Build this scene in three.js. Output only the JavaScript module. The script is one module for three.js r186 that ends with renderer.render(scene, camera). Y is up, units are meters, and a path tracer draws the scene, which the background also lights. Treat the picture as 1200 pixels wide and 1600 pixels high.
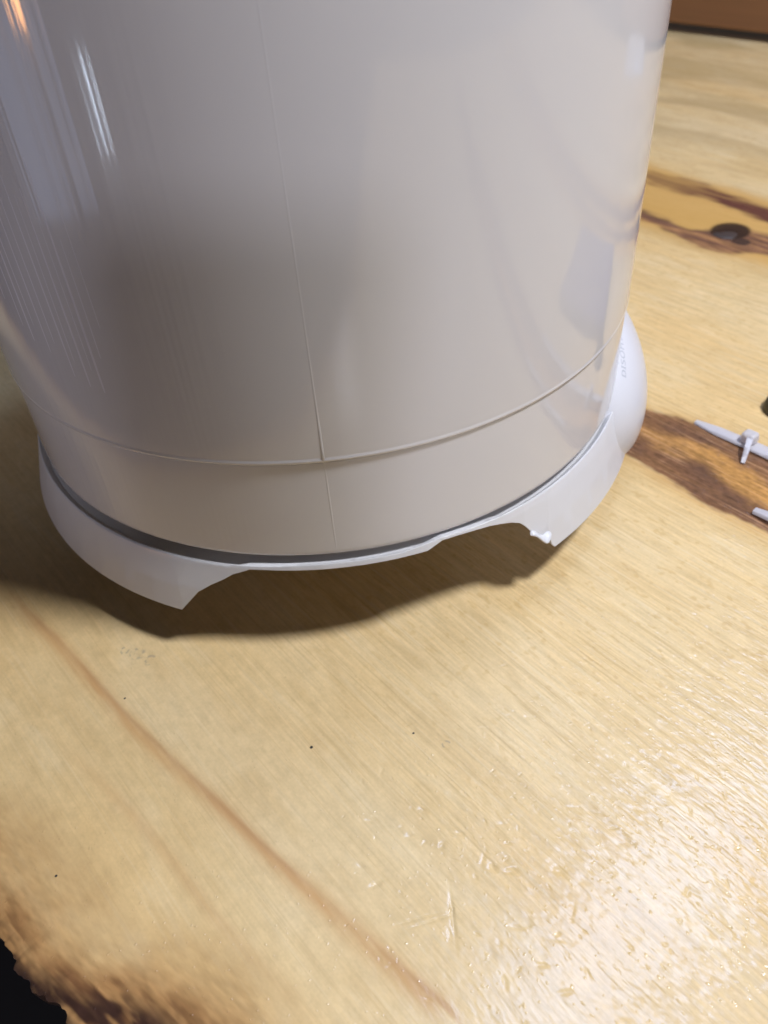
import * as THREE from 'three';
import { RoundedBoxGeometry } from 'three/addons/geometries/RoundedBoxGeometry.js';
import { RectAreaLightUniformsLib } from 'three/addons/lights/RectAreaLightUniformsLib.js';
import { mergeGeometries, mergeVertices, toCreasedNormals } from 'three/addons/utils/BufferGeometryUtils.js';

// ---------------------------------------------------------------- camera, light, exposure
const scene = new THREE.Scene();
const LIFT = 0.0185;                                    // the base ring's rim stands this far above the table
const camera = new THREE.PerspectiveCamera(62.224, 0.75, 0.01, 30);
camera.position.set(0, 0.23338, 0.31852);
camera.up.set(0.1255, 0.74699, -0.65288);
camera.lookAt(0 + 0.04338, 0.23338 - 0.66159, 0.31852 - 0.74861);
camera.focus = 0.25;
camera.userData.fStop = 16;

scene.background = new THREE.Color().setRGB(0.036, 0.034, 0.037);   // dim room

const renderer = new THREE.WebGLRenderer({ antialias: true });
renderer.toneMapping = THREE.LinearToneMapping;
renderer.toneMappingExposure = 1.0;
renderer.shadowMap.enabled = true;

const KEY = { at: [0.577, 1.22, 0.325], radius: 0.10, cd: 4.4, color: new THREE.Color().setRGB(0.95, 0.985, 1.06) };
const FILL = { at: [0.169, 1.102, 2.094], radius: 0.12, cd: 2.2, color: new THREE.Color().setRGB(0.95, 0.95, 1.09) };
for (const L of [KEY, FILL]) {
  const p = new THREE.PointLight(L.color, L.cd, 0, 2);
  p.position.set(...L.at); p.castShadow = true; p.shadow.radius = L.radius / 0.02;
  p.shadow.mapSize.set(2048, 2048); p.shadow.bias = -0.0005; p.shadow.camera.near = 0.13;
  scene.add(p);
}

RectAreaLightUniformsLib.init();
const WINDOW = { at: [-2.6, 0.12, 0.85], to: [0, 0.12, 0], w: 1.0, h: 1.9, nits: 0.42, color: new THREE.Color().setRGB(0.72, 0.90, 1.38) };
{
  const a = new THREE.RectAreaLight(WINDOW.color, WINDOW.nits, WINDOW.w, WINDOW.h); a.position.set(...WINDOW.at); a.lookAt(...WINDOW.to); scene.add(a);
}
const PANEL = { at: [0.40, 1.25, -0.25], to: [0.06, 0, 0.23], w: 0.64, h: 0.17, nits: 8.0, color: new THREE.Color().setRGB(0.62, 0.88, 1.46) };
{
  const d = new THREE.Vector3(...PANEL.at).sub(new THREE.Vector3(...PANEL.to)).normalize(), x = new THREE.Vector3(0.8352, 0, -0.55); x.addScaledVector(d, -x.dot(d)).normalize();
  PANEL.turn = new THREE.Quaternion().setFromRotationMatrix(new THREE.Matrix4().makeBasis(x, new THREE.Vector3().crossVectors(d, x), d));   // long side across the grain; lights along -z
  const a = new THREE.RectAreaLight(PANEL.color, PANEL.nits, PANEL.w, PANEL.h); a.position.set(...PANEL.at); a.quaternion.copy(PANEL.turn); scene.add(a);
}

// ---------------------------------------------------------------- helpers
let seed = 12345;
const rnd = () => { seed = (seed * 1664525 + 1013904223) >>> 0; return seed / 4294967296; };
const clamp = (x, a = 0, b = 1) => Math.min(b, Math.max(a, x));
const sst = (a, b, x) => { const t = clamp((x - a) / (b - a)); return t * t * (3 - 2 * t); };
const mix = (a, b, t) => a + (b - a) * t;
const R = (d) => d * Math.PI / 180;
const T = new Float32Array(65536); for (let i = 0; i < 65536; i++) T[i] = rnd();
const hash = (x, y) => T[((x * 73 + y * 8191) ^ (y * 131)) & 65535];
function vn(x, y) {                                    // value noise 0..1
  const xi = Math.floor(x), yi = Math.floor(y); let fx = x - xi, fy = y - yi;
  fx = fx * fx * (3 - 2 * fx); fy = fy * fy * (3 - 2 * fy);
  const a = hash(xi, yi), b = hash(xi + 1, yi), c = hash(xi, yi + 1), d = hash(xi + 1, yi + 1);
  return a + (b - a) * fx + (c - a) * fy + (a - b - c + d) * fx * fy;
}
const fbm = (x, y, o = 3) => { let s = 0, w = 0.5, t = 0; for (let i = 0; i < o; i++) { s += w * vn(x, y); t += w; w *= 0.5; x = x * 2.03 + 17.1; y = y * 2.03 + 5.7; } return s / t; };
function lerpLine(pts, s) {                            // piecewise linear n(s)
  if (s <= pts[0][0]) return pts[0][1];
  for (let i = 1; i < pts.length; i++) if (s <= pts[i][0]) return mix(pts[i - 1][1], pts[i][1], (s - pts[i - 1][0]) / (pts[i][0] - pts[i - 1][0]));
  return pts[pts.length - 1][1];
}
function tex(w, h, fn, srgb) {
  const d = new Uint8Array(w * h * 4), o = [0, 0, 0];
  for (let j = 0; j < h; j++) for (let i = 0; i < w; i++) {
    fn((i + 0.5) / w, (j + 0.5) / h, o, i, j); const k = (j * w + i) * 4;
    for (let c = 0; c < 3; c++) { let v = clamp(o[c]); if (srgb) v = v <= 0.0031308 ? v * 12.92 : 1.055 * Math.pow(v, 1 / 2.4) - 0.055; d[k + c] = Math.round(v * 255); }
    d[k + 3] = 255;
  }
  const t = new THREE.DataTexture(d, w, h); t.magFilter = THREE.LinearFilter; t.minFilter = THREE.LinearMipmapLinearFilter; t.generateMipmaps = true; t.anisotropy = 8;
  t.wrapS = t.wrapT = THREE.MirroredRepeatWrapping; if (srgb) t.colorSpace = THREE.SRGBColorSpace; t.needsUpdate = true; return t;
}
function put(name, geo, mat, parent = scene) {
  const m = new THREE.Mesh(geo, mat); m.name = name; m.castShadow = m.receiveShadow = true; parent.add(m); return m;
}
function thing(name, label, category, pos = [0, 0, 0], group) {
  const g = new THREE.Group(); g.name = name; g.position.set(...pos); g.userData = { label, category }; if (group) g.userData.group = group; scene.add(g); return g;
}
function grid(nu, nv, fn, uvfn, close) {               // parametric sheet
  const p = [], uv = [], idx = [];
  for (let j = 0; j <= nv; j++) for (let i = 0; i <= nu; i++) { const q = fn(i / nu, j / nv); p.push(...q); uv.push(...(uvfn ? uvfn(i / nu, j / nv, q) : [i / nu, j / nv])); }
  for (let j = 0; j < nv; j++) for (let i = 0; i < nu; i++) { const a = j * (nu + 1) + i, b = a + 1, c = a + nu + 1, d = c + 1; idx.push(a, b, d, a, d, c); }
  const g = new THREE.BufferGeometry(); g.setAttribute('position', new THREE.Float32BufferAttribute(p, 3)); g.setAttribute('uv', new THREE.Float32BufferAttribute(uv, 2)); g.setIndex(idx); g.computeVertexNormals(); return g;
}
// the slab's own axes: s along the grain, n across it
const DS = [0.55, 0.8352], DN = [0.8352, -0.55];
const xz = (s, n) => [s * DS[0] + n * DN[0], s * DS[1] + n * DN[1]];

// ---------------------------------------------------------------- table slab
const EDGE = [[-1.5, -0.235], [-0.5, -0.248], [-0.2, -0.243], [0.03, -0.222], [0.10, -0.2085], [0.118, -0.2058], [0.1265, -0.2047], [0.1339, -0.2033], [0.1416, -0.2014], [0.1491, -0.1995], [0.2, -0.190], [0.3, -0.178], [0.9, -0.20]];
const edgeN = (s) => lerpLine(EDGE, s) + (fbm(s * 90, 3.3, 3) - 0.5) * 0.005 + (fbm(s * 500, 9.1, 2) - 0.5) * 0.002;

const CS = [-0.42, 0.32], CN = [-0.26, 0.74];           // metres covered by the colour map
const ORANGE = [[-0.09, -0.155], [-0.0211, -0.1527], [0.003, -0.1519], [0.0313, -0.1488], [0.0751, -0.1456], [0.1094, -0.1412], [0.1452, -0.1367], [0.1653, -0.1333], [0.1883, -0.1298], [0.207, -0.1268], [0.3, -0.112]];
const B_UP = [[-0.2, 0.104], [0.05, 0.110], [0.0791, 0.1138], [0.094, 0.1176], [0.1109, 0.1225], [0.1312, 0.1207], [0.1435, 0.1204], [0.3, 0.122]];
const B_LO = [[-0.2, 0.096], [0.05, 0.084], [0.1026, 0.0812], [0.1153, 0.0797], [0.1289, 0.0785], [0.1418, 0.0774], [0.1503, 0.0778], [0.1682, 0.0802], [0.3, 0.082]];
const KU1 = [[-0.2, 0.350], [-0.0952, 0.3538], [-0.048, 0.3542], [0.0019, 0.3508], [0.1, 0.345]];
const KU2 = [[-0.2, 0.342], [-0.0952, 0.341], [-0.0784, 0.3325], [-0.0335, 0.333], [-0.0085, 0.331], [0.0167, 0.3267], [0.1, 0.32]];
const KL1 = [[-0.2, 0.302], [-0.0521, 0.2934], [-0.0324, 0.2903], [-0.0133, 0.2912], [0.0075, 0.3127], [0.0276, 0.3129], [0.1, 0.31]];
const KL2 = [[-0.2, 0.297], [-0.0428, 0.2813], [-0.0114, 0.2744], [0.0081, 0.2724], [0.0265, 0.2772], [0.0407, 0.2876], [0.1, 0.292]];
const DARKS = [[0.1057, 0.1105, 0.007, 0.0035, 0.8], [0.119, 0.1135, 0.009, 0.003, 0.9], [0.1149, 0.098, 0.006, 0.004, 0.8], [0.1288, 0.0963, 0.006, 0.005, 0.95], [0.1343, 0.0918, 0.008, 0.004, 0.8], [0.15, 0.0884, 0.010, 0.0035, 0.8], [0.101, 0.0865, 0.006, 0.005, 0.5], [0.135, 0.083, 0.012, 0.003, 0.6], [0.1535, 0.0835, 0.01, 0.003, 0.7]];
const lay = (o, c, t) => { for (let k = 0; k < 3; k++) o[k] = mix(o[k], c[k], t); };

function woodColor(u, v, o) {
  let s = mix(CS[0], CS[1], u), n = mix(CN[0], CN[1], v); s += 0.0013 + 0.0045 * n; n = (n - 0.0012) / 1.0125;
  const wob = (fbm(s * 9, n * 30 + 40, 2) - 0.5) * 0.012;
  const big = fbm(s * 7 + 3, n * 22, 3), mid = fbm(s * 48, (n + wob) * 150, 3), fine = fbm(s * 42, (n + wob * 0.3) * 1250, 2), fib = fbm(s * 130 + 7, (n + wob * 0.3) * 1500, 2);
  o[0] = 0.665; o[1] = 0.484; o[2] = 0.248;
  lay(o, [0.66, 0.435, 0.185], sst(0.46, 0.80, big) * 0.55);
  lay(o, [0.68, 0.535, 0.325], sst(0.5, 0.2, big) * 0.4);
  lay(o, [0.52, 0.345, 0.15], sst(0.56, 0.8, mid) * 0.22);
  lay(o, [0.70, 0.555, 0.335], sst(0.46, 0.22, mid) * 0.28);
  const smooth = 0.45 + 0.55 * sst(-0.13, -0.04, n), f = 1 + ((fine - 0.5) * 0.18 + (fib - 0.5) * 0.20) * smooth + (fbm(s * 330, n * 420, 2) - 0.5) * 0.16 * (1.3 - smooth) + (vn(s * 1500, n * 1900) - 0.5) * 0.07; o[0] *= f; o[1] *= f; o[2] *= f;
  // small round pores and flecks
  const pk = fbm(s * 330, n * 620, 2); lay(o, [0.52, 0.335, 0.13], sst(0.66, 0.84, pk) * 0.42 * sst(-0.14, 0.0, n));
  // curved greyish brown bands and darker patches far along the board
  { const fz = fbm(s * 24 + 2, (n + wob * 0.3) * 1700, 2); lay(o, [0.44, 0.29, 0.12], sst(0.66, 0.80, fz) * 0.34 * smooth); const fl2 = fbm(s * 30 + 5, (n + wob * 0.3) * 1300 + 60, 2); lay(o, [0.74, 0.60, 0.38], sst(0.66, 0.80, fl2) * 0.34 * smooth); }
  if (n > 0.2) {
    const ring = Math.sin(((n - 0.36) * 1.05 + Math.pow(s + 0.10, 2) * 1.6 + wob * 1.2) * 78 + fbm(s * 14, n * 14, 2) * 4);  // wave that sets the curved darker bands
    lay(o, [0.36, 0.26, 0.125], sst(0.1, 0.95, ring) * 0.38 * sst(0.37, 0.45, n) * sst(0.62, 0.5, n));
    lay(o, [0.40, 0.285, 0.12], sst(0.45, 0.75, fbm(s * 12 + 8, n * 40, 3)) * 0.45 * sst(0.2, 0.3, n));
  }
  // tan growth line
  let d = n - lerpLine(ORANGE, s) + (vn(s * 60, 1.5) - 0.5) * 0.0012;
  const fadeS = sst(-0.04, 0.02, s) * sst(0.214, 0.205, s + (vn(n * 900, 3) - 0.5) * 0.006);
  const w = mix(0.0017, 0.0024, vn(s * 30, 7));
  lay(o, [0.50, 0.27, 0.105], Math.exp(-(d * d) / (2 * w * w)) * (0.42 + 0.35 * vn(s * 90, n * 900)) * fadeS);
  d = n - lerpLine(ORANGE, s) - 0.0012; lay(o, [0.36, 0.185, 0.085], Math.exp(-(d * d) / (2 * 0.0006 * 0.0006)) * 0.55 * vn(s * 60, 4.4) * fadeS);
  d = n - lerpLine(ORANGE, s) + 0.022 + wob; lay(o, [0.52, 0.30, 0.13], Math.exp(-(d * d) / (2 * 0.0014 * 0.0014)) * 0.35 * sst(0.05, 0.11, s) * sst(0.2, 0.14, s));
  // brown streak beside the canister
  const rag = (fbm(s * 130, n * 260, 3) - 0.5) * 0.007;
  let up = lerpLine(B_UP, s), lo = lerpLine(B_LO, s), inside = sst(lo - 0.0012, lo + 0.002, n + rag * 0.5) * sst(up + 0.0014, up - 0.002, n - rag * 0.5);
  if (inside > 0.001) {
    const c = [0.21, 0.10, 0.047], k = fbm(s * 55, n * 260, 3);
    lay(c, [0.175, 0.082, 0.043], sst(0.42, 0.66, k));
    lay(c, [0.47, 0.235, 0.068], sst(0.0105, 0.003, Math.abs(n - lerpLine([[0.05, 0.098], [0.107, 0.0995], [0.1243, 0.104], [0.1421, 0.1007], [0.1559, 0.0982], [0.3, 0.098]], s)) + rag) * sst(0.098, 0.116, s) * 0.9);
    lay(c, [0.50, 0.25, 0.075], 0.7 * Math.exp(-Math.pow((n - 0.1005) / 0.003, 2) - Math.pow((s - 0.1) / 0.012, 2)));
    for (const [ds, dn, rs, rn, a] of DARKS) { const e = Math.pow((s - ds) / rs, 2) + Math.pow((n - dn + rag * 0.4) / rn, 2); if (e < 6) lay(c, [0.105, 0.052, 0.036], a * Math.exp(-e) * (0.6 + 0.5 * k)); }
    const st = fbm(s * 60, n * 1500, 2); lay(c, [0.42, 0.24, 0.13], sst(0.6, 0.8, st) * 0.4); const mo = 1 + (fbm(s * 420, n * 800, 3) - 0.5) * 0.75 + (st - 0.5) * 0.5; for (let k2 = 0; k2 < 3; k2++) c[k2] *= mo;
    lay(o, c, inside * 0.97);
  }
  const halo = Math.exp(-Math.pow(Math.max(0, lo - n) / 0.005, 2)) * Math.exp(-Math.pow(Math.max(0, n - up) / 0.006, 2)); lay(o, [0.52, 0.30, 0.10], (1 - inside) * halo * 0.45 * (0.4 + mid));
  // the two dark streaks with the knot between
  if (n > 0.24 && n < 0.40) {
    const rg = (fbm(s * 60, n * 150, 3) - 0.5) * 0.012;
    let a = lerpLine(KU2, s), b = lerpLine(KU1, s), k = sst(a - 0.004, a + 0.005, n + rg) * sst(b + 0.005, b - 0.005, n - rg);
    lay(o, [0.56, 0.315, 0.085], sst(0.262, 0.285, n + rg * 0.5) * sst(0.372, 0.352, n + rg * 0.5) * 0.85);
    const str = fbm(s * 30, n * 330, 3);
    lay(o, [0.155, 0.070, 0.040], k * (0.62 + 0.36 * sst(-0.07, -0.02, s)) * (0.72 + 0.4 * sst(0.35, 0.6, str)));
    a = lerpLine(KL2, s); b = lerpLine(KL1, s); k = sst(a - 0.003, a + 0.005, n + rg) * sst(b + 0.004, b - 0.005, n - rg);
    const c = [0.15, 0.072, 0.05]; lay(c, [0.36, 0.18, 0.08], sst(0.52, 0.72, str) * 0.8); lay(c, [0.07, 0.038, 0.035], sst(0.5, 0.28, str) * 0.6);
    { const mo = 1 + (fbm(s * 150, (n + rg * 0.5) * 700, 3) - 0.5) * 0.9; for (let q = 0; q < 3; q++) c[q] *= mo; }
    lay(o, c, k * 0.95);
    const e = Math.hypot((s - 0.0055) / 0.0105, (n - 0.3035) / 0.0115);
    lay(o, [0.022, 0.016, 0.014], sst(1.25, 0.95, e) * 0.95);
    const e2 = Math.hypot((s - 0.0185) / 0.0058, (n - 0.2945) / 0.0052); lay(o, [0.045, 0.03, 0.026], sst(1.15, 0.8, e2) * 0.9);
  }
  // bark-stained live edge
  const de0 = n - lerpLine(EDGE, s), de = de0 + (fbm(s * 50, n * 50 + 9, 4) - 0.5) * 0.016 - 0.010 * sst(0.125, 0.17, s);
  if (de < 0.06) {
    const st = fbm(s * 60, de0 * 420, 3), bk = fbm(s * 55 + 4, de0 * 170, 4), fl = fbm(s * 260, de0 * 900, 2);
    lay(o, [0.47, 0.285, 0.115], sst(0.036, 0.015, de) * (0.6 + 0.35 * st));
    lay(o, [0.335, 0.165, 0.058], sst(0.020, 0.007, de) * (0.7 + 0.3 * st));
    lay(o, [0.115, 0.048, 0.022], sst(0.015, 0.005, de) * sst(0.40, 0.62, st) * 0.8);
    lay(o, [0.040, 0.019, 0.014], sst(0.012, 0.003, de + (bk - 0.5) * 0.016) * sst(0.42, 0.56, bk) * 0.95);
    lay(o, [0.03, 0.016, 0.013], sst(0.003, 0.0008, de0) * 0.7);
    for (let k = 0; k < 3; k++) o[k] *= 1 + (fl - 0.5) * 0.5 * sst(0.03, 0.01, de);
  }
  // grey rub marks, dark specks
  for (const [ms, mn, r] of [[0.0512, -0.1296, 0.0022], [0.0571, -0.1276, 0.0018], [0.0467, -0.1324, 0.0014], [0.1535, -0.0744, 0.0012]]) {
    const q = Math.hypot(s - ms, n - mn); if (q < r * 2.2) lay(o, [0.24, 0.215, 0.17], Math.exp(-Math.pow((q - r) / (r * 0.28), 2)) * 0.55 * sst(0.35, 0.6, vn(s * 900, n * 900)));
  }
  for (const [ms, mn, r] of [[0.1251, -0.1064, 0.00055], [0.1091, -0.1854, 0.0004], [0.1433, -0.0793, 0.0004], [0.066, -0.142, 0.0004]]) { const q = Math.hypot(s - ms, n - mn); if (q < r * 2) lay(o, [0.03, 0.03, 0.032], sst(r * 1.1, r * 0.7, q)); }
}
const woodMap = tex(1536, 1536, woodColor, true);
const NS = [-0.05, 0.32], NN = [-0.25, 0.15];           // the part nearest the viewer, in finer texels
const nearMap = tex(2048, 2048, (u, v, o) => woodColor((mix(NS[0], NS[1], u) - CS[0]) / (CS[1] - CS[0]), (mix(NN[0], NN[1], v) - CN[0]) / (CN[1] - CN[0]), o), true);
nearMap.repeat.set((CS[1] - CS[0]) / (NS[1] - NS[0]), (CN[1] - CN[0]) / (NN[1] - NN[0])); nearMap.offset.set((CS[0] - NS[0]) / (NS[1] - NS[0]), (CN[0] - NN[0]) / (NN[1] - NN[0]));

// relief of the varnished, raised grain: ridges along the board, nibs, pits and dents
const HS = [0.0, 0.30], HN = [-0.23, 0.13], HW = 1792, HH = 1792;
const relief = new Float32Array(HW * HH);
for (let j = 0; j < HH; j++) for (let i = 0; i < HW; i++) {
  const s = mix(HS[0], HS[1], (i + 0.5) / HW), n = mix(HN[0], HN[1], (j + 0.5) / HH);
  const rough = 0.30 + 0.70 * sst(-0.13, -0.055, n + (fbm(s * 25, n * 60, 2) - 0.5) * 0.06) * sst(0.06, 0.16, s + n * 0.4);
  const wv = (vn(s * 25, n * 25) - 0.5) * 0.004;
  let h = (fbm(s * 150, (n + wv) * 900, 2) - 0.5) * 0.55 * rough;
  h += (fbm(s * 300 + 9, (n + wv) * 1500, 2) - 0.5) * 0.75 * rough;
  h += (fbm(s * 330, n * 560 + 31, 2) - 0.5) * 0.85 * (0.35 + 0.65 * rough);
  h += (fbm(s * 95 + 5, n * 150, 2) - 0.5) * 0.5;
  relief[j * HW + i] = h;
}
function dab(s, n, rs, rn, rot, amp) {                 // soft bump or pit
  const ci = (s - HS[0]) / (HS[1] - HS[0]) * HW, cj = (n - HN[0]) / (HN[1] - HN[0]) * HH, px = (HS[1] - HS[0]) / HW, py = (HN[1] - HN[0]) / HH, rr = Math.max(rs, rn) * 2.4;
  const c = Math.cos(rot), q = Math.sin(rot);
  for (let j = Math.max(0, Math.floor(cj - rr / py)); j <= Math.min(HH - 1, cj + rr / py); j++) for (let i = Math.max(0, Math.floor(ci - rr / px)); i <= Math.min(HW - 1, ci + rr / px); i++) {
    const a = (i - ci) * px, b = (j - cj) * py, x = (a * c + b * q) / rs, y = (-a * q + b * c) / rn; relief[j * HW + i] += amp * Math.exp(-(x * x + y * y));
  }
}
for (let k = 0; k < 3800; k++) {                       // nibs in the varnish
  const s = mix(HS[0], HS[1], rnd()), n = mix(HN[0], HN[1], rnd()), r = 0.00012 + 0.00017 * rnd() * rnd(); dab(s, n, r * (1 + rnd()), r, rnd() * 3, 0.5 + rnd() * 0.7);
}
for (let k = 0; k < 6500; k++) {                       // finer raised fibres to the right
  const s = mix(0.07, HS[1], rnd()), n = mix(-0.125, HN[1], Math.sqrt(rnd())), r = 0.00014 + 0.00010 * rnd(); dab(s, n, r * (1 + 2.2 * rnd()), r, (rnd() - 0.5) * 0.8, 0.35 + rnd() * 0.4);
}
for (let k = 0; k < 1100; k++) {                       // pits, more of them to the right
  const s = mix(0.08, HS[1], Math.sqrt(rnd())), n = mix(-0.13, HN[1], Math.sqrt(rnd())), r = 0.00025 + 0.0006 * rnd() * rnd(); dab(s, n, r * (1.2 + rnd() * 2), r, (rnd() - 0.5) * 1.4, -0.35 - rnd() * 0.55);
}
for (const [s, n, rs, rn, rot, a] of [[0.1565, -0.108, 0.0021, 0.0008, 0.9, -1.6], [0.1659, -0.1192, 0.0022, 0.0010, 0.2, -1.6], [0.1721, -0.119, 0.0020, 0.0008, 1.3, -1.8], [0.1866, -0.1171, 0.0048, 0.0004, 1.1, -1.0], [0.1899, -0.1139, 0.0050, 0.0004, 1.15, -1.0], [0.1925, -0.1095, 0.0052, 0.0006, 2.5, -1.5], [0.1903, -0.0919, 0.0012, 0.0009, 0, -1.6], [0.1944, -0.0886, 0.0016, 0.0008, 1, -1.6], [0.1643, -0.0948, 0.0014, 0.0008, 0.4, -1.5], [0.1678, -0.1029, 0.0014, 0.0009, 0.8, -1.5], [0.176, -0.098, 0.0012, 0.0008, 2, -1.3], [0.203, -0.079, 0.0016, 0.001, 0.3, -1.6], [0.0512, -0.1296, 0.002, 0.0006, 0.4, 0.9], [0.0571, -0.1276, 0.0016, 0.0006, 1.2, 0.9]]) dab(s, n, rs, rn, rot, a * 1.3);
for (let k = 0; k < 75; k++) {                        // small chips in the lacquer, towards the near middle
  const s = 0.13 + 0.12 * rnd(), n = -0.135 + 0.10 * rnd(), r = 0.0003 + 0.0006 * rnd(); dab(s, n, r * (1 + rnd()), r * 0.7, rnd() * 3.1, -0.6 - rnd() * 0.6);
}
const reliefMap = tex(HW, HH, (u, v, o, i, j) => { o[0] = o[1] = o[2] = 0.6 + relief[j * HW + i] * 0.20; }, false);
reliefMap.repeat.set((CS[1] - CS[0]) / (HS[1] - HS[0]), (CN[1] - CN[0]) / (HN[1] - HN[0]));
reliefMap.offset.set((CS[0] - HS[0]) / (HS[1] - HS[0]), (CN[0] - HN[0]) / (HN[1] - HN[0]));
const woodMat = new THREE.MeshPhysicalMaterial({ map: woodMap, roughness: 0.20, ior: 1.5, bumpMap: reliefMap, bumpScale: 0.00072 }), nearMat = woodMat.clone(); nearMat.map = nearMap;
const woodUV = (s, n) => [(s - CS[0]) / (CS[1] - CS[0]), (n - CN[0]) / (CN[1] - CN[0])];

const table = thing('table', 'varnished pale pine live-edge table slab with brown streaks and bark edge', 'table');
{
  const S0 = -1.4, S1 = 0.85, N1 = 0.735, TH = 0.045;
  const NC = 900, sAt = (a) => a < 0.1 ? mix(S0, 0.02, a / 0.1) : a < 0.9 ? mix(0.02, 0.26, (a - 0.1) / 0.8) : mix(0.26, S1, (a - 0.9) / 0.1);
  const top = grid(NC, 90, (a, b) => { const s = sAt(a), e = edgeN(s), n = mix(e, N1, b * b), dip = -0.0022 * Math.exp(-(n - e) / 0.004); const [x, z] = xz(s, n); return [x, dip, z]; }, (a, b) => { const s = sAt(a); return woodUV(s, mix(edgeN(s), N1, b * b)); });
  {
    const ix = top.index.array, uv = top.attributes.uv, near = [], far = [];
    for (let i = 0; i < ix.length; i += 3) {
      let u = 0, v = 0; for (let k = 0; k < 3; k++) { u += uv.getX(ix[i + k]) / 3; v += uv.getY(ix[i + k]) / 3; }
      const s = mix(CS[0], CS[1], u), n = mix(CN[0], CN[1], v); (s > NS[0] + 0.012 && s < NS[1] - 0.005 && n > NN[0] && n < NN[1] - 0.012 ? near : far).push(ix[i], ix[i + 1], ix[i + 2]);
    }
    top.setIndex([...near, ...far]); top.addGroup(0, near.length, 0); top.addGroup(near.length, far.length, 1);
  }
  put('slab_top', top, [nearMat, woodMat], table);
  const prof = [[0, -0.0022], [0.0003, -0.0042], [0.0010, -0.009], [0.003, -0.018], [0.007, -0.030], [0.012, -TH], [0.3, -TH], [0.9, -TH]];
  const barkMap = tex(256, 128, (u, v, o) => { const k = fbm(u * 60, v * 12, 3); o[0] = mix(0.02, 0.085, k); o[1] = mix(0.011, 0.04, k); o[2] = mix(0.008, 0.019, k); }, true);
  const side = grid(NC, prof.length - 1, (a, b) => { const s = sAt(a), k = Math.round(b * (prof.length - 1)), q = prof[k], rough = k > 0 && k < 5 ? (fbm(s * 260, k * 7, 3) - 0.5) * 0.002 : 0; const [x, z] = xz(s, Math.min(N1, edgeN(s) + q[0] + rough)); return [x, q[1], z]; }, (a, b) => [a * 14, b]);
  side.setIndex(Array.from(side.index.array).reduce((r, v, i, A) => { if (i % 3 === 0) r.push(A[i], A[i + 2], A[i + 1]); return r; }, [])); side.computeVertexNormals();
  put('bark_edge', side, new THREE.MeshPhysicalMaterial({ map: barkMap, roughness: 0.55 }), table);
  const kn = new THREE.SphereGeometry(1, 28, 12, 0, Math.PI * 2, 0, Math.PI / 2); { const p = kn.attributes.position; for (let i = 0; i < p.count; i++) { const a = Math.atan2(p.getZ(i), p.getX(i)), m = 1 + 0.22 * Math.sin(a * 2 + 0.6) + 0.12 * Math.sin(a * 3 + 2) + 0.06 * Math.sin(a * 5); p.setX(i, p.getX(i) * m); p.setZ(i, p.getZ(i) * m); } } kn.scale(0.0056, 0.0008, 0.0062); kn.rotateY(0.4); const [kx, kz] = xz(0.0045, 0.3012); kn.translate(kx, 0.0001, kz); kn.computeVertexNormals();
  put('knot', kn, new THREE.MeshPhysicalMaterial({ color: new THREE.Color().setRGB(0.055, 0.042, 0.038), roughness: 0.42 }), table);
}

// ---------------------------------------------------------------- floor and the board behind
const floorMat = new THREE.MeshStandardMaterial({ map: tex(128, 128, (u, v, o) => { const k = fbm(u * 20, v * 20, 3); o[0] = 0.014 + 0.012 * k; o[1] = 0.014 + 0.012 * k; o[2] = 0.016 + 0.012 * k; }, true), roughness: 0.7 });
const floor = put('floor', new THREE.PlaneGeometry(9, 9).rotateX(-Math.PI / 2).translate(0, -0.88, 0.5), floorMat); floor.userData = { kind: 'structure', label: 'dark floor below the table edge', category: 'floor' };
{
  const m = tex(256, 256, (u, v, o) => { const k = fbm(u * 5, v * 60, 3); o[0] = mix(0.17, 0.26, k); o[1] = mix(0.075, 0.12, k); o[2] = mix(0.03, 0.048, k); }, true);
  const g = new RoundedBoxGeometry(1.3, 0.5, 0.022, 3, 0.003); g.translate(0, 0.25, 0);
  const b = put('wooden_board', g, new THREE.MeshPhysicalMaterial({ map: m, roughness: 0.5 }));
  const [x, z] = xz(-0.268 + 0.0011, 0.6952 + 0.011); b.position.set(x, 0.0085, z); b.rotation.y = Math.atan2(-DS[1], DS[0]) + 0.116;
  b.userData = { label: 'reddish brown wooden board standing along the far side of the table', category: 'board' };
}

// ---------------------------------------------------------------- canister
const plasticBump = tex(2048, 64, (u, v, o) => {
  const az = (u - 0.5) * 360; let h = 0.5;
  const k = sst(-56, -44, az) * sst(-8, -24, az);
  h += (fbm(u * 700, v * 1.6, 2) - 0.5) * 0.55 * k + (fbm(u * 40, v * 3, 2) - 0.5) * 0.35;
  o[0] = o[1] = o[2] = h;
}, false);
const plastic = new THREE.MeshPhysicalMaterial({ color: new THREE.Color().setRGB(0.615, 0.605, 0.62), roughness: 0.075, ior: 1.5, bumpMap: plasticBump, bumpScale: 0.00012 });
const ringPlastic = new THREE.MeshPhysicalMaterial({ color: new THREE.Color().setRGB(0.615, 0.61, 0.625), roughness: 0.3, ior: 1.5 });
const can = thing('plastic_canister', 'large glossy white plastic canister on a broken base ring, standing on the table', 'canister', [0, LIFT, 0]);
const RIDGE = 0.0626;
const lathe = (prof, seg = 256) => { const g = new THREE.LatheGeometry(prof.map(([r, y]) => new THREE.Vector2(r, y)), seg); g.rotateY(Math.PI); return g; };   // u = 0.5 faces +z
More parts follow.
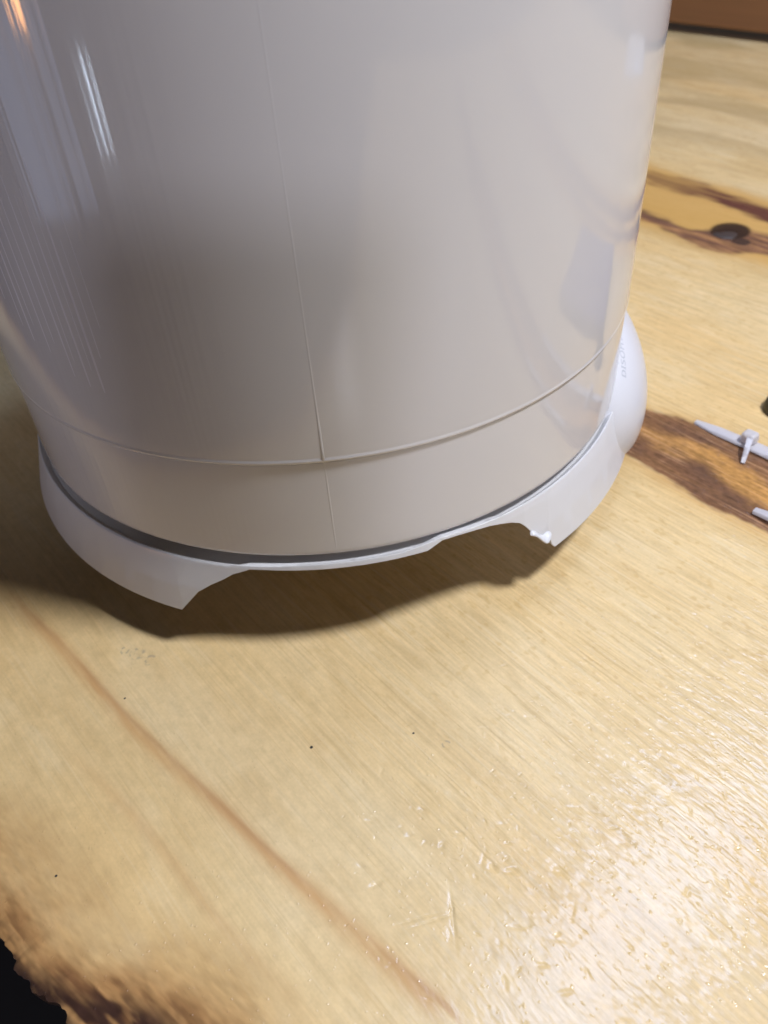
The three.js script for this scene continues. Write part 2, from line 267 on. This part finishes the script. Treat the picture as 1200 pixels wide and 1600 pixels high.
{
  const up = [[0.1199, RIDGE - 0.0005], [0.1207, RIDGE - 0.0004], [0.12100, RIDGE], [0.12106, RIDGE + 0.0004], [0.12103, RIDGE + 0.0008], [0.12094, RIDGE + 0.0011], [0.1209, RIDGE + 0.0016], [0.1210, RIDGE + 0.003]];
  for (let k = 1; k <= 10; k++) up.push([0.1211 + 0.0059 * 0.13 * k / 10, RIDGE + 0.003 + 0.13 * k / 10]);
  up.push([0.1213, RIDGE + 0.137], [0.1195, RIDGE + 0.141], [0.116, RIDGE + 0.1425], [0.06, RIDGE + 0.144], [0.0001, RIDGE + 0.1445]);
  put('body', lathe(up), plastic, can);
  put('lower_band', lathe([[0.0001, 0.0236], [0.1180, 0.0236], [0.1196, 0.0240], [0.1202, 0.0248], [0.12035, 0.0262], [0.1203, 0.045], [0.12035, RIDGE - 0.0012], [0.1201, RIDGE - 0.0003], [0.1190, RIDGE - 0.0001]]), plastic, can);
  // mould seam, a hair proud of the wall
  const az = -0.0399, pts = []; 
  for (const y of [0.0262, 0.035, 0.045, RIDGE - 0.003, RIDGE - 0.001]) pts.push([0.1203, y]);
  for (const y of [RIDGE + 0.001, RIDGE + 0.004, 0.08, 0.09, 0.1, 0.11, 0.12, 0.13, 0.15, 0.19]) pts.push([0.1211 + Math.max(0, y - RIDGE) * 0.0059, y]);
  const seam = grid(6, pts.length - 1, (a, b) => { const [r, y] = pts[Math.round(b * (pts.length - 1))], t = a * 2 - 1, rr = r - 0.00006 + mix(0.00012, 0.00005, sst(0.058, 0.10, y)) * Math.sqrt(Math.max(0, 1 - t * t)), q = az + t * 0.0004 / 0.12; return [Math.sin(q) * rr, y, Math.cos(q) * rr]; });
  put('mould_seam', seam, new THREE.MeshPhysicalMaterial({ color: plastic.color, roughness: 0.2 }), can);
}
{
  const dripMat = new THREE.MeshPhysicalMaterial({ color: new THREE.Color().setRGB(0.66, 0.65, 0.70), roughness: 0.32 });
  for (const [a0, y0, y1, w] of [[-46, 0.098, 0.165, 0.5], [-44.4, 0.094, 0.15, 0.8], [-43, 0.10, 0.17, 0.4], [-41.2, 0.092, 0.16, 0.6], [-39.5, 0.096, 0.145, 0.5], [-37.6, 0.086, 0.150, 0.7], [-36.6, 0.091, 0.14, 0.4], [-35, 0.084, 0.142, 0.9], [-33.7, 0.09, 0.135, 0.4], [-32.6, 0.083, 0.15, 1.0], [-31.2, 0.095, 0.13, 0.5], [-29.6, 0.105, 0.14, 0.4], [-48.5, 0.105, 0.16, 0.6]]) {
    const q0 = R(a0), lean = (rnd() - 0.5) * 0.012, g = grid(4, 30, (a, b) => { const t = a * 2 - 1, y = mix(y0, y1, b), fade = Math.sin(Math.PI * Math.pow(b, 0.5)), rr = 0.1211 + (y - RIDGE) * 0.0059 - 0.00005 + (0.00004 + 0.00007 * fade * (0.6 + 0.4 * vn(b * 20, a0))) * Math.sqrt(Math.max(0, 1 - t * t)), q = q0 + lean * b + t * 0.001 * w * 0.5 * (0.5 + 0.5 * fade) / 0.12; return [Math.sin(q) * rr, y, Math.cos(q) * rr]; });
    put('drip_mark', g, dripMat, can);
  }
}
// base ring: a flared skirt whose lower edge is cut away in front and torn at the right foot
const CUT = [[-28.3, 0], [-27.2, 3.0], [-25.1, 8.6], [-22.8, 12.2], [-20.5, 15.1], [-18.9, 17.4], [-17.7, 18.4], [-16.9, 19.0], [-16.1, 19.9], [-14, 20.0], [-5, 19.8], [5, 19.9], [11.6, 20.0], [12.4, 20.6], [14.2, 22.3], [17, 22.2], [19.8, 21.7], [22.5, 20.9], [24.4, 19.9], [26.6, 18.4], [28.2, 16.6], [29.2, 14.2], [30.0, 11.6], [31, 9.0], [32.1, 7.2], [33.2, 6.4], [33.55, 5.6], [33.8, 2.0], [34.4, 0]];
const lipY = (a) => 0.001 * lerpLine([[-80, 20.6], [-40, 20.8], [-16, 21.1], [-8, 21.7], [8, 21.8], [14, 23.3], [25, 22.6], [60, 23.2], [120, 22.6], [180, 21.5]], a);
{
  const azs = []; for (let a = -180; a < 180; a += 1) if (a < -29 || a > 35) azs.push(a);
  for (let a = -29; a <= 35; a += 0.2) azs.push(a); for (const c of CUT) azs.push(c[0]);
  azs.sort((p, q) => p - q);
  const bot = (a) => a <= -28.3 || a >= 34.4 ? 0 : 0.001 * lerpLine(CUT, a);
  const rOut = (y) => 0.1284 - 0.285 * y;
  const TW = 0.0022;
  const cols = azs.map((a) => {
    const yb = bot(a), yt = Math.max(lipY(a), yb + 0.0006), c = [], N = 10, e = Math.min(0.0006, (yt - yb) * 0.3);
    c.push([rOut(yb) - e, yb], [rOut(yb + e * 0.3) - e * 0.25, yb + e * 0.25]);
    for (let k = 0; k <= N; k++) { const y = mix(yb + e, yt - e, k / N); c.push([rOut(y), y]); }
    c.push([rOut(yt) - e * 0.15, yt - e * 0.15], [rOut(yt) - e * 0.5, yt], [rOut(yt) - e, yt - e * 0.4], [rOut(yt) - TW, Math.max(yb + e * 2, yt - 0.0018)]);
    const yf = Math.max(yb + e * 1.5, yt - 0.0020); c.push([rOut(yt) - TW, yf], [0.1142, yf], [0.1142, yf - e]);
    for (let k = 1; k < 5; k++) { const y = mix(yf - e, yb + e * 0.5, k / 5); c.push([rOut(y) - TW, y]); }
    c.push([rOut(yb) - TW, yb + e * 0.4], [rOut(yb) - TW + e, yb], [rOut(yb) - e, yb]);
    return c;
  });
  const nv = cols[0].length - 1, p = [], idx = [], na = azs.length;
  for (let i = 0; i < na; i++) for (let k = 0; k <= nv; k++) { const [r, y] = cols[i][k], q = R(azs[i]); p.push(Math.sin(q) * r, y, Math.cos(q) * r); }
  for (let i = 0; i < na; i++) for (let k = 0; k < nv; k++) { const i2 = (i + 1) % na, a = i * (nv + 1) + k, b = i2 * (nv + 1) + k; idx.push(a, b, b + 1, a, b + 1, a + 1); }
  let g = new THREE.BufferGeometry(); g.setAttribute('position', new THREE.Float32BufferAttribute(p, 3)); g.setIndex(idx); g = toCreasedNormals(mergeVertices(g, 1e-6), R(40));
  const ring = put('base_ring', g, ringPlastic, can); ring.userData.label = 'flared base ring with its front edge cut away and a torn corner at the right foot';
  // torn, curled lip at the right foot
  const lip = grid(28, 18, (a, b) => {
    const az = mix(29.6, 33.9, a), w = Math.pow(Math.sin(Math.PI * clamp(a, 0.001, 0.999)), 0.6), th = b * Math.PI * 2, y0 = mix(0.0108, 0.0066, sst(0, 0.75, a)) + 0.0005 * Math.sin(a * 9), r0 = rOut(y0) + 0.0004;
    const rr = r0 + w * 0.0023 * Math.cos(th), y = y0 + w * (0.0011 * Math.sin(th) - 0.0007 * Math.cos(th)); return [Math.sin(R(az)) * rr, y, Math.cos(R(az)) * rr];
  });
  const l = put('torn_lip', lip, ringPlastic, ring); l.userData.label = 'curled torn lip of plastic at the corner of the right foot';
  // feet under the floor of the canister, hidden in its shade
  for (let k = 0; k < 3; k++) { const q = R(180 + k * 120), f = new THREE.CylinderGeometry(0.011, 0.012, 0.0236 + LIFT, 24); f.translate(Math.sin(q) * 0.085, (0.0236 - LIFT) / 2, Math.cos(q) * 0.085); put('foot', f, ringPlastic, can); }
}
// rounded panel that bulges out of the base on the far right, with two lines of small print
{
  const cv = document.createElement('canvas'); cv.width = 1024; cv.height = 512; const c = cv.getContext('2d');
  c.fillStyle = '#cdccd0'; c.fillRect(0, 0, 1024, 512); c.fillStyle = '#a2a4ac'; c.textAlign = 'center';
  c.font = '31px sans-serif'; c.fillText('DISOHVAZIO', 300, 206); c.font = '25px sans-serif'; c.fillText('HOUSIVAG', 300, 174);
  const t = new THREE.CanvasTexture(cv); t.colorSpace = THREE.SRGBColorSpace;
  const al = 1.592, er = [Math.sin(al), Math.cos(al)], et = [Math.cos(al), -Math.sin(al)], A = 0.0334, B = 0.0421, Cc = 0.0668, rho = 0.1014, cy = 0.0092;
  // longitude runs along the ring (tangent), latitude from the foot over the top
  const g = grid(72, 48, (a, b) => {
    const lo = mix(-1, 1, a) * Math.PI / 2, ct = Math.sin(lo), rest = Math.cos(lo), la = mix(Math.asin(-clamp(cy / B / Math.max(rest, 0.25), 0, 1)), Math.PI * 0.62, b);
    const x = A * rest * Math.cos(la), y = Math.max(0, cy + B * rest * Math.sin(la)), tt = Cc * ct;
    return [er[0] * (rho + x) + et[0] * tt, y, er[1] * (rho + x) + et[1] * tt];
  }, (a, b) => [a, b]);
  put('panel_bulge', g, new THREE.MeshPhysicalMaterial({ map: t, roughness: 0.3, ior: 1.5, side: THREE.DoubleSide }), can).userData.label = 'rounded bright white base panel with two lines of small grey print';
}

// ---------------------------------------------------------------- cable ties and cap on the right
const nylon = new THREE.MeshPhysicalMaterial({ color: new THREE.Color().setRGB(0.76, 0.735, 0.76), roughness: 0.4, transmission: 0.45, thickness: 0, ior: 1.5 });
function strap(pts, w, th) {                           // flat strap along a polyline of [x, y, z, width factor]
  const cv = new THREE.CatmullRomCurve3(pts.map((p) => new THREE.Vector3(p[0], p[1], p[2]))), N = 60, P = [], ix = [];
  for (let i = 0; i <= N; i++) {
    const t = i / N, c = cv.getPoint(t), d = cv.getTangent(t), k = t * (pts.length - 1), f = Math.min(pts.length - 2, Math.floor(k)), ww = w * mix(pts[f][3], pts[f + 1][3], k - f) / 2;
    const sd = new THREE.Vector3(-d.z, 0, d.x).normalize(), nn = new THREE.Vector3().crossVectors(sd, d).normalize(); if (nn.y < 0) nn.negate();
    for (const [a, b] of [[-1, -0.5], [-1, 0.25], [-0.8, 0.5], [0.8, 0.5], [1, 0.25], [1, -0.5]]) { const q = c.clone().addScaledVector(sd, a * ww).addScaledVector(nn, b * th); P.push(q.x, q.y, q.z); }
  }
  for (let i = 0; i < N; i++) for (let k = 0; k < 6; k++) { const a = i * 6 + k, b = i * 6 + (k + 1) % 6; ix.push(a, b, b + 6, a, b + 6, a + 6); }
  for (const o of [0, N * 6]) for (let k = 1; k < 5; k++) ix.push(o, o + k, o + k + 1);
  let g = new THREE.BufferGeometry(); g.setAttribute('position', new THREE.Float32BufferAttribute(P, 3)); g.setIndex(ix); return toCreasedNormals(g, R(75));
}
{
  const a = xz(0.1062, 0.1236), b = xz(0.142, 0.1245), e = xz(0.24, 0.1235);
  const tie = thing('cable_tie', 'white cable tie with a square head lying along the brown streak', 'cable tie', [a[0], 0, a[1]], null); delete tie.userData.group;
  const L = (p) => [p[0] - a[0], p[1] - a[1]], q = L(b), w = L(e);
  put('strap', strap([[0, 0.0007, 0, 0.35], [q[0] * 0.3, 0.0011, q[1] * 0.3, 0.85], [q[0], 0.0016, q[1], 1], [w[0], 0.0012, w[1], 1]], 0.0066, 0.0012), nylon, tie);
  const h = new RoundedBoxGeometry(0.0066, 0.0052, 0.0058, 4, 0.0018); const head = put('head', h, nylon, tie); const hp = L(xz(0.1315, 0.1252)); head.position.set(hp[0], 0.0044, hp[1]); head.rotation.set(0.15, -1.0, 0.2);
  const t0 = L(xz(0.1325, 0.1235)), t1 = L(xz(0.1372, 0.1122));
  put('tail', strap([[t0[0], 0.0056, t0[1], 1.0], [mix(t0[0], t1[0], 0.5), 0.0042, mix(t0[1], t1[1], 0.5), 0.8], [t1[0], 0.0006, t1[1], 0.55]], 0.0030, 0.0010), nylon, tie);
  const c = xz(0.1575, 0.0884), d = xz(0.24, 0.0905);
  const tie2 = thing('cable_tie_001', 'cut tip of a white cable tie on the lower border of the brown streak', 'cable tie', [c[0], 0, c[1]]);
  put('strap', strap([[0, 0.0014, 0, 0.7], [(d[0] - c[0]) * 0.08, 0.0022, (d[1] - c[1]) * 0.08, 1], [(d[0] - c[0]) * 0.4, 0.0026, (d[1] - c[1]) * 0.4, 1], [d[0] - c[0], 0.0012, d[1] - c[1], 1]], 0.0042, 0.0015), nylon, tie2);
  const cap = thing('round_cap', 'small dark olive round cap on the pale wood at the right picture edge', 'cap', [0.2040, 0, 0.0200]);
  put('cap_shell', new THREE.LatheGeometry([[0.0001, 0.006], [0.007, 0.006], [0.0084, 0.0054], [0.0094, 0.0038], [0.0098, 0.002], [0.0098, 0.0002]].map(([r, y]) => new THREE.Vector2(r, y)), 40), new THREE.MeshPhysicalMaterial({ color: new THREE.Color().setRGB(0.05, 0.042, 0.022), roughness: 0.4 }), cap);
}

// ---------------------------------------------------------------- outside the frame: what lights, shades and is mirrored
function globeLamp(name, label, L, glow) {
  const g = thing(name, label, 'lamp', L.at);
  put('bulb', new THREE.SphereGeometry(L.radius, 32, 20), new THREE.MeshStandardMaterial({ color: 0x000000, emissive: L.color, emissiveIntensity: glow }), g).castShadow = false;
  put('lamp_stem', new THREE.CylinderGeometry(0.008, 0.008, 0.5, 16).translate(0, 0.25 + L.radius * 0.98, 0), new THREE.MeshStandardMaterial({ color: 0x222222, roughness: 0.5 }), g);
}
globeLamp('hanging_lamp', 'cool white globe lamp hanging over the right of the table', KEY, 30);
globeLamp('hanging_lamp_001', 'warmer white globe lamp hanging in the room behind the viewer', FILL, 8);
{
  const f = new THREE.Vector3(0.04338, -0.66159, -0.74861), u = new THREE.Vector3(0.1255, 0.74699, -0.65288), r = new THREE.Vector3().crossVectors(f, u);
  const ph = thing('phone', 'dark phone held up on a thin stand above the near table edge, with an added block that shades the lower canister', 'phone');
  ph.matrixAutoUpdate = true; const m = new THREE.Matrix4().makeBasis(r, u, f.clone().negate()); ph.quaternion.setFromRotationMatrix(m);
  ph.position.copy(camera.position).addScaledVector(f, -0.013).addScaledVector(u, 0.012 - 0.08);
  const dark = new THREE.MeshPhysicalMaterial({ color: new THREE.Color().setRGB(0.02, 0.02, 0.022), roughness: 0.35 });
  put('phone_case', new RoundedBoxGeometry(0.0755, 0.16, 0.009, 3, 0.004), dark, ph);
  put('added_shade_block', new RoundedBoxGeometry(0.20, 0.07, 0.022, 3, 0.008).translate(-0.022, -0.05, 0.004), dark, ph);  // added unseen block, keeps the fill lamp off the lower canister and ring
  put('stand_rod', new THREE.CylinderGeometry(0.006, 0.006, 0.30, 16).translate(0, -0.22, 0.012), dark, ph);
}
{
  const p = thing('ceiling_panel', 'bluish white light panel overhead beyond the canister', 'light panel', PANEL.at); p.quaternion.copy(PANEL.turn);
  put('diffuser', new THREE.BoxGeometry(PANEL.w, PANEL.h, 0.004).translate(0, 0, 0.006), new THREE.MeshStandardMaterial({ color: 0x222222, emissive: PANEL.color, emissiveIntensity: 3 }), p);
  put('housing', new THREE.BoxGeometry(PANEL.w + 0.02, PANEL.h + 0.02, 0.02).translate(0, 0, 0.02), new THREE.MeshStandardMaterial({ color: 0x333333, roughness: 0.6 }), p);
}
{
  const g = thing('amber_lamp', 'small amber glowing lamp low in the room to the left', 'lamp', [-2.08, -0.145, 0.885]);
  put('lamp_bulb', new THREE.SphereGeometry(0.05, 24, 16), new THREE.MeshStandardMaterial({ color: 0x000000, emissive: new THREE.Color().setRGB(1, 0.45, 0.16), emissiveIntensity: 30 }), g).castShadow = false;
  put('lamp_base', new THREE.CylinderGeometry(0.03, 0.08, 0.6, 24).translate(0, -0.345, 0), new THREE.MeshStandardMaterial({ color: 0x2a1c12, roughness: 0.6 }), g);
  const p = new THREE.PointLight(new THREE.Color().setRGB(1, 0.45, 0.16), 0.12, 0, 2); p.position.set(-2.08, -0.145, 0.885); p.castShadow = true; p.shadow.radius = 2.5; scene.add(p);
}
{
  const w = thing('glazed_door', 'glazed door with pale blue daylight in the room to the left', 'door', WINDOW.at); w.lookAt(...WINDOW.to);
  const fm = new THREE.MeshStandardMaterial({ color: 0x6a625a, roughness: 0.6 }), pm = new THREE.MeshStandardMaterial({ color: 0x111111, emissive: WINDOW.color, emissiveIntensity: WINDOW.nits });
  for (const x of [-0.25, 0.25]) for (const y of [-0.64, 0, 0.64]) put('pane', new THREE.BoxGeometry(0.44, 0.58, 0.006).translate(x, y, -0.006), pm, w);
  for (const [x, y, a, b] of [[-0.51, 0, 0.08, 2.0], [0.51, 0, 0.08, 2.0], [0, 0, 0.06, 1.9], [0, 0.97, 0.94, 0.08], [0, -0.97, 0.94, 0.08]]) put('frame', new THREE.BoxGeometry(a, b, 0.05).translate(x, y, -0.03), fm, w);
  for (const y of [-0.32, 0.32]) put('frame', new THREE.BoxGeometry(0.94, 0.06, 0.04).translate(0, y, -0.03), fm, w);
}
{
  const w = thing('window', 'narrow daylight window low in the room to the left', 'window', [-2.75, -0.85, 2.05]);
  w.rotation.y = Math.atan2(2.75, -2.05) ;
  put('pane', new RoundedBoxGeometry(0.035, 0.34, 0.01, 2, 0.003).translate(0, 0.17, 0), new THREE.MeshStandardMaterial({ color: 0x111111, emissive: new THREE.Color().setRGB(0.75, 0.9, 1.1), emissiveIntensity: 45 }), w);
  put('frame', mergeGeometries([-0.045, 0.045].map((x) => new THREE.BoxGeometry(0.05, 2.0, 0.05).translate(x, 1.0, 0))), new THREE.MeshStandardMaterial({ color: 0x554a40, roughness: 0.6 }), w);
}
{
  const g = new RoundedBoxGeometry(0.095, 0.012, 0.115, 4, 0.005), pos = g.attributes.position;
  for (let i = 0; i < pos.count; i++) pos.setY(i, pos.getY(i) + (vn(pos.getX(i) * 60 + 5, pos.getZ(i) * 60) - 0.5) * 0.004);
  g.computeVertexNormals();
  const c = put('folded_cloth', g, new THREE.MeshStandardMaterial({ color: new THREE.Color().setRGB(0.07, 0.07, 0.17), roughness: 0.9 })); c.position.set(0.285, 0.0075, 0.04); c.rotation.y = 0.5;
  c.userData = { label: 'small folded violet-grey cloth on the table to the right of the canister', category: 'cloth' };
}
{
  const g = grid(60, 60, (a, b) => { const x = (a - 0.5) * 0.13, z = (b - 0.5) * 0.16, e = Math.min(a, 1 - a, b, 1 - b), f = sst(0, 0.15, e); return [x, 0.0008 + f * (0.006 + 0.020 * Math.abs(fbm(a * 7, b * 7, 3) - 0.45)), z]; });
  const m = new THREE.MeshPhysicalMaterial({ color: new THREE.Color().setRGB(0.75, 0.76, 0.80), roughness: 0.1, ior: 1.5, transmission: 0.35, thickness: 0, side: THREE.DoubleSide });
  const b = put('plastic_bag', toCreasedNormals(g, R(12)), m); b.position.set(0.70, 0, -0.22); b.rotation.y = 0.4;
  b.userData = { label: 'crumpled clear plastic bag lying on the table far to the right', category: 'bag' };
}
renderer.render(scene, camera);
